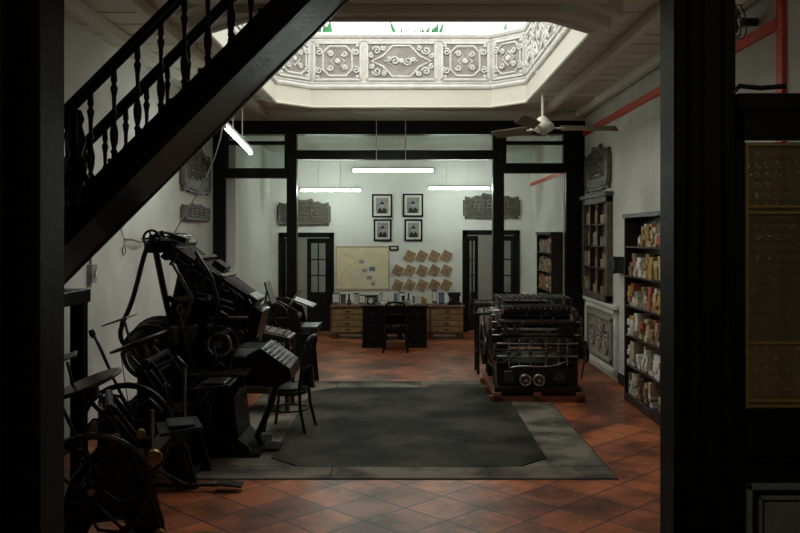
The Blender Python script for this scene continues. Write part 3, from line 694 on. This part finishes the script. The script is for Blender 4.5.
b.tube(bez((-.02,.0,.5),(-.12,-.1,.7),(-.12,0,1.0),(-.10,.05,1.22)),.013,M_iron2,6); b.lathe([(.012,0),(.024,.02),(.02,.05),(.006,.06)],(-.10,.05,1.2),(0,0,1),M_plastic,10)
b.tube([(-.02,-.03,.95),(-.02,-.03,1.15),(.15,-.03,1.17)],.010,M_steel,6)
b.tube([(W-.02,-.05,.3),(W+.03,-.06,.6),(W-.02,-.02,.95)],.012,M_iron2,6)
b.tube(bez((.2,-.06,.44),(.4,-.10,.52),(.6,-.10,.40),(.9,-.06,.52)),.012,M_steel,6)
b.bb(W-.30,W-.12,-.06,.02,.84,.96,M_iron); b.bb(.12,.34,-.05,.02,.86,.93,M_iron2)
b.done()
b=B('sheet_stand',(1.25,12.4,0),bev=.003)
for x in(-.2,.2):
    for y in(-.2,.2): b.bb(x-.02,x+.02,y-.02,y+.02,0,.85,M_iron)
b.bb(-.24,.24,-.24,.24,.85,.88,M_iron); b.bb(-.22,.22,-.22,.22,.3,.32,M_iron); b.cyl((-.24,0,1.0),(.24,0,1.0),.06,M_iron2); b.bb(-.24,-.2,-.05,.05,.88,1.04,M_iron); b.bb(.2,.24,-.05,.05,.88,1.04,M_iron); b.wheel((-.3,0,1.0),(1,0,0),.16,.02,M_iron,5,.015)
b.done()
# ------------------------------------------------------------------ hot-metal composing machine (operator side +X)
b=B('typecasting_machine',(-1.76,7.95,0),bev=.004)
b.prism([(-.42,0),(.40,0),(.34,.10),(.26,.16),(.22,.52),(.30,.70),(-.40,.70),(-.32,.5),(-.30,.16),(-.40,.1)],'XZ',-.30,.30,M_iron)
b.bb(-.50,.46,-.36,.36,0,.05,M_iron)
b.box((.02,-.36,.78),(.70,.30,.03),M_iron2,(.12,0,0)); b.bb(-.3,.34,-.48,-.24,.66,.75,M_iron)
b.bb(-.42,.32,-.28,.32,.70,.90,M_iron)
b.prism([(-.36,.85),(.08,.85),(.02,1.2),(-.05,1.6),(-.30,1.75),(-.40,1.3)],'XZ',-.16,.22,M_iron)
b.gear((.10,-.30,1.02),(0,1,0),.17,.05,M_iron2,30); b.torus((.10,-.34,1.02),(0,1,0),.10,.014,M_steel); b.cyl((.10,-.30,1.02),(.10,-.40,1.02),.03,M_steel)
for k,(r,y) in enumerate([(.27,-.20),(.22,-.13),(.30,-.05),(.24,.03),(.28,.11),(.20,.18),(.26,.26)]):
    b.lathe([(r*.75,0),(r,.005),(r,.04),(r*.75,.045)],(-.52,y,.95),(0,1,0),M_iron if k%2 else M_iron2,28)
b.cyl((-.52,-.42,.95),(-.52,.42,.95),.03,M_steel); b.wheel((-.52,-.36,.95),(0,1,0),.25,.04,M_iron,5,.03,True)
for y in(-.24,.32): b.prism([(-.62,.3),(-.42,.3),(-.40,.95),(-.52,1.05),(-.62,.95)],'XZ',y,y+.04,M_iron)
b.cyl((-.66,-.1,.42),(-.66,.25,.42),.12,M_iron,seg=24); b.wheel((-.66,-.2,.42),(0,1,0),.09,.04,M_iron2,4,.02)
b.tube([(-.76,-.2,.44),(-.78,-.36,.95)],.006,M_roller,4); b.tube([(-.57,-.2,.42),(-.27,-.36,.95)],.006,M_roller,4)
b.bb(-.74,-.55,-.12,.27,0,.31,M_iron)
def slant(u0,u1,off,th,y0,y1,y2,y3,m):
    A=Vector((-.40,0,1.98)); dirv=Vector((.82,0,-.57)).normalized(); n=Vector((.57,0,.82)).normalized()
    V=[]
    for (u,ya,yb) in((u0,y0,y1),(u1,y2,y3)):
        for o in(off,off+th):
            for y in(ya,yb): V.append(A+dirv*u+n*o+Vector((0,y,0)))
    b.mesh(V,[(0,1,3,2),(4,6,7,5),(0,4,5,1),(2,3,7,6),(0,2,6,4),(1,5,7,3)],m)
slant(.10,.95,-.06,.05,-.34,.34,-.20,.20,M_iron2)
slant(.10,.95,-.14,.05,-.34,.34,-.20,.20,M_iron)
slant(.08,.14,-.16,.20,-.37,.37,-.37,.37,M_iron)
slant(.60,.64,-.01,.03,-.30,.30,-.29,.29,M_steel)
slant(.34,.38,-.01,.05,-.33,.33,-.33,.33,M_iron); slant(.45,.58,.0,.06,-.10,.12,-.10,.12,M_iron)
slant(.90,1.00,-.18,.18,-.22,.22,-.22,.22,M_iron)
for k in range(14): slant(.16,.90,-.01,.008,-.31+k*.046,-.30+k*.046,-.185+k*.028,-.178+k*.028,M_iron)
for k in range(5): slant(.18+k*.16,.20+k*.16,-.17,.12,-.37+k*.03,-.345+k*.03,-.37+k*.03,-.345+k*.03,M_iron2)
b.bb(-.56,-.30,-.40,.40,1.84,1.95,M_iron); b.cyl((-.46,-.5,1.98),(-.46,.42,1.98),.028,M_steel); b.cyl((-.36,-.5,1.99),(-.36,.42,1.99),.018,M_steel)
b.wheel((-.46,-.5,1.97),(0,1,0),.08,.03,M_iron,5,.02); b.box((-.30,-.3,1.98),(.22,.12,.05),M_iron2,(0,.3,0)); b.bb(-.52,-.38,.15,.38,1.95,2.02,M_iron)
for y in(-.34,.34): b.tube([(-.48,y,1.9),(-.40,y,1.5),(-.35,y*.6,1.1)],.03,M_iron,6)
b.tube([(-.1,-.40,1.85),(.05,-.42,1.62),(.12,-.44,1.35),(.05,-.42,1.10)],.02,M_iron,6); b.tube([(-.3,-.42,1.75),(-.12,-.44,1.45),(-.2,-.42,1.15)],.018,M_iron2,6)
b.prism([(-.30,1.15),(.25,1.10),(.30,1.42),(.05,1.62),(-.20,1.78),(-.32,1.55)],'XZ',-.24,-.16,M_iron)
rnd=random.Random(21)
for k in range(26):
    x=rnd.uniform(-.35,.35); z=rnd.uniform(.82,1.55-.3*max(0,x)); s=rnd.uniform(.02,.06); b.box((x,-.30-rnd.uniform(0,.06),z),(s*rnd.uniform(1,3),.05,s),rnd.choice([M_iron,M_iron2,M_iron,M_steel]),(0,rnd.uniform(-.6,.6),0))
b.tube(bez((-.36,-.46,2.02),(-.58,-.48,2.02),(-.54,-.46,1.55),(-.74,-.44,1.22),16)+bez((-.74,-.44,1.20),(-.78,-.44,1.1),(-.76,-.42,.98),(-.55,-.40,.95),6),.022,M_iron,8)
b.prism([(.02,1.30),(.30,1.42),(.46,1.30),(.40,1.05),(.06,.95)],'XZ',-.20,.26,M_iron)
b.box((.40,.02,1.22),(.02,.40,.24),M_iron2,(0,.25,0))
for k in range(9): b.box((.425,-.14+k*.042,1.20),(.01,.008,.20),M_steel,(0,.25,0))
b.prism([(.28,.66),(.34,.92),(.46,.98),(.72,.80),(.74,.70),(.60,.62)],'XZ',-.30,.36,M_iron)
for r in range(6):
    for c in range(14): b.box((.50+r*.036,-.25+c*.042,.965-r*.027),(.022,.030,.018),M_keyw if c>8 else(M_keyb if 5<=c<=8 else M_plastic),(0,.62,0))
b.tube([(.58,.0,.66),(.50,.0,.4),(.38,.0,.12),(.44,.0,0)],.03,M_iron,8); b.bb(.30,.60,-.14,.14,0,.035,M_iron)
b.cyl((.36,.28,.98),(.42,.28,1.45),.010,M_steel,seg=8); b.box((.47,.20,1.45),(.015,.32,.22),M_iron2,(0,-.3,0))
for (p,q) in(((-.1,-.42,.8),(-.2,-.55,1.35)),((.2,-.46,.75),(.34,-.56,1.12)),((-.3,-.4,.7),(-.38,-.62,1.05))):
    b.tube([p,((p[0]+q[0])/2-.02,(p[1]+q[1])/2,(p[2]+q[2])/2),q],.012,M_iron2,6); b.lathe([(.01,-.02),(.024,0),(.024,.03),(.01,.05)],q,(0,-.2,1),M_plastic,10)
b.lathe([(.09,0),(.13,.05),(.14,.2),(.12,.24)],(-.22,-.28,.95),(0,0,1),M_iron,20)
b.tube(bez((-.22,-.28,1.2),(-.2,-.4,1.5),(-.0,-.42,1.5),(.05,-.3,1.25)),.012,M_iron,6)
b.cyl((.0,-.26,1.25),(.34,-.26,1.25),.016,M_steel); b.cyl((-.2,-.25,1.5),(.2,-.25,1.38),.014,M_iron2)
b.done()
# ------------------------------------------------------------------ treadle platen presses
def platen(name,loc,rz,s=1.0,brass=False):
    b=B(name,loc,rz,bev=.004)
    def q(*p): return tuple(v*s for v in p)
    fr=[(-.38,0),(-.22,0),(-.10,.22),(.12,.22),(.26,0),(.42,0),(.34,.30),(.22,.55),(.20,.80),(.06,1.0),(-.05,.98),(-.06,.62),(-.24,.40)]
    for y in(-.26,.22): b.prism([(x*s,z*s) for x,z in fr],'XZ',y*s,(y+.045)*s,M_iron)
    for y in (-.27,): b.tube([(x*.9*s,y*s,(z*.9+.04)*s) for x,z in fr],.010*s,M_iron2,5,True)
    for x,z in((-.25,.06),(.32,.06),(.0,.3),(.05,.75)): b.cyl(q(x,-.25,z),q(x,.25,z),.022*s,M_iron2)
    b.box(q(.0,0,.72),q(.05,.42,.46),M_iron,(0,.2,0)); b.box(q(.34,0,.62),q(.05,.40,.42),M_iron2,(0,.75,0))
    b.box(q(.50,.0,.78),q(.30,.40,.02),M_iron,(0,-.1,0)); b.bb(.42*s,.60*s,-.14*s,.14*s,.80*s,.815*s,M_iron2)
    b.tube([q(.48,.16,.77),q(.40,.16,.5),q(.26,.16,.35)],.016*s,M_iron,6)
    nrm=Vector((-.35,0,.9)).normalized()
    b.lathe([(.05*s,-.10*s),(.06*s,-.02*s),(.235*s,-.005*s),(.245*s,.0),(.245*s,.018*s),(.22*s,.022*s)],q(-.12,0,1.12),nrm,M_iron2,36)
    for sgn in(-1,1):
        b.tube([q(.18,sgn*.28,.62),q(.02,sgn*.30,.92),q(-.10,sgn*.30,1.05)],.018*s,M_iron,6)
    for (x,z) in((.02,1.0),(-.03,.93),(.05,.91)): b.cyl(q(x,-.31,z),q(x,.31,z),.028*s,M_roller)
    b.wheel(q(-.10,-.38,.48),(0,1,0),.38*s,.045*s,M_iron,6,.04*s,True); b.gear(q(.16,.32,.46),(0,1,0),.24*s,.04*s,M_iron,36); b.gear(q(-.10,.32,.48),(0,1,0),.08*s,.05*s,M_iron2,14)
    b.cyl(q(-.10,-.44,.48),q(-.10,.36,.48),.024*s,M_steel)
    b.tube([q(-.10,-.30,.40),q(.10,-.32,.18),q(.35,-.32,.05)],.014*s,M_iron2,6)
    b.tube([q(-.30,-.30,.06),q(.2,-.32,.045),q(.60,-.30,.05)],.018*s,M_iron,6); b.box(q(.68,-.30,.055),q(.20,.12,.02),M_iron2,(0,.1,0))
    if brass:
        b.lathe([(.05*s,0),(.06*s,.03*s),(.05*s,.06*s)],q(.3,-.34,.66),(0,-1,0),M_brass,16); b.cyl(q(.34,-.36,.1),q(.34,-.30,.1),.05*s,M_brass)
        b.cyl(q(.05,-.31,.80),q(.05,-.36,.80),.035*s,M_brass); b.cyl(q(.22,-.30,.82),q(.22,-.37,.82),.03*s,M_brass)
    b.tube(bez(q(-.05,-.30,.55),q(-.2,-.34,.8),q(-.25,-.36,1.0),q(-.36,-.36,1.22)),.014*s,M_iron2,6); b.lathe([(.012*s,0),(.026*s,.03*s),(.02*s,.07*s)],q(-.36,-.36,1.2),(-.4,0,1),M_plastic,10)
    b.box(q(-.30,.05,1.30),q(.22,.28,.012),M_grey,(0,-.35,0)); b.tube([q(-.2,.1,1.0),q(-.26,.06,1.28)],.012*s,M_iron2,6)
    b.tube([q(.22,.27,.7),q(.45,.3,.9),q(.42,.3,1.05)],.012*s,M_iron2,6)
    b.tube([q(.1,-.3,.95),q(.28,-.33,1.05),q(.36,-.33,.96)],.014*s,M_iron2,6); b.cyl(q(.30,-.2,.55),q(.30,-.2,.95),.015*s,M_steel,seg=8)
    b.bb(-.05*s,.26*s,-.20*s,.18*s,.22*s,.60*s,M_iron)
    b.done()
platen('treadle_platen_press',(-2.05,6.95,0),0,1.0)
platen('treadle_platen_press',(-1.95,5.55,0),math.radians(20),.92,True)
b=B('proofing_press',(-1.75,11.4,0),bev=.004)
b.prism([(-.55,0),(-.40,0),(-.34,.5),(.34,.5),(.42,0),(.57,0),(.50,.72),(-.50,.72)],'XZ',-.32,-.26,M_iron)
b.prism([(-.55,0),(-.40,0),(-.34,.5),(.34,.5),(.42,0),(.57,0),(.50,.72),(-.50,.72)],'XZ',.26,.32,M_iron)
b.bb(-.60,.60,-.30,.30,.72,.80,M_iron2); b.bb(-.48,.48,-.26,.26,.3,.5,M_iron)
b.cyl((.05,-.30,.93),(.05,.30,.93),.13,M_iron2,seg=28); b.cyl((.28,-.30,.90),(.28,.30,.90),.06,M_roller); b.cyl((-.2,-.30,.90),(-.2,.30,.90),.05,M_steel)
for y in(-.36,.32): b.prism([(-.30,.80),(.40,.80),(.34,1.02),(.12,1.14),(-.04,1.14),(-.24,1.0)],'XZ',y,y+.04,M_iron)
b.wheel((.05,-.42,.93),(0,1,0),.20,.03,M_iron,6,.02); b.cyl((-.3,-.3,1.10),(-.3,.3,1.10),.03,M_steel); b.box((.4,0,1.1),(.3,.5,.02),M_iron2,(0,.35,0)); b.box((-.45,0,1.06),(.3,.5,.02),M_iron2,(0,-.3,0))
b.tube([(.2,-.36,1.0),(.36,-.38,1.25),(.42,-.38,1.3)],.012,M_steel,6)
b.done()
b=B('type_case_stand',(-1.60,9.75,0),bev=.004)
for x in(-.28,.28):
    for y in(-.22,.22): b.bb(x-.025,x+.025,y-.025,y+.025,0,.82,M_dkwood)
for k in range(5): b.bb(-.28,.28,-.23,.23,.22+k*.11,.30+k*.11,M_dkwood); b.bb(.28,.30,-.04,.04,.25+k*.11,.27+k*.11,M_brass)
b.box((0,0,.90),(.64,.52,.04),M_dkwood,(0,.22,0)); b.box((0,0,.925),(.56,.44,.02),M_carved,(0,.22,0))
for k in range(6): b.box((-.23+k*.092,0,.945-(-.23+k*.092)*.22),(.01,.44,.02),M_dkwood,(0,.22,0))
b.done()
# ------------------------------------------------------------------ light
w=bpy.data.worlds.new('World'); bpy.context.scene.world=w; w.use_nodes=True
bg=w.node_tree.nodes['Background']; bg.inputs[0].default_value=(1.0,.99,.93,1); bg.inputs[1].default_value=2.4
ld=bpy.data.lights.new('skylight_portal','AREA'); ld.shape='RECTANGLE'; ld.size=HX1-HX0+.5; ld.size_y=HY1-HY0+.5
ld.cycles.is_portal=True
lo=bpy.data.objects.new('skylight_portal',ld); lo.location=((HX0+HX1)/2,(HY0+HY1)/2,4.82); bpy.context.collection.objects.link(lo)
pl=bpy.data.lights.new('added_front_light','POINT'); pl.energy=15; pl.color=(1,.90,.74); pl.shadow_soft_size=.06  # dim light added in the front room, out of view
po=bpy.data.objects.new('added_front_light',pl); po.location=(1.1,1.2,3.1); bpy.context.collection.objects.link(po)
# ------------------------------------------------------------------ camera
cd=bpy.data.cameras.new('camera'); cd.sensor_width=36; cd.lens=38.25; cd.shift_x=-.00625; cd.shift_y=-.0394; cd.clip_start=.05
co=bpy.data.objects.new('camera',cd); co.location=(0,0,2.0); co.rotation_euler=(pi/2,0,0); bpy.context.collection.objects.link(co)
bpy.context.scene.camera=co
bpy.context.scene.view_settings.view_transform='Standard'
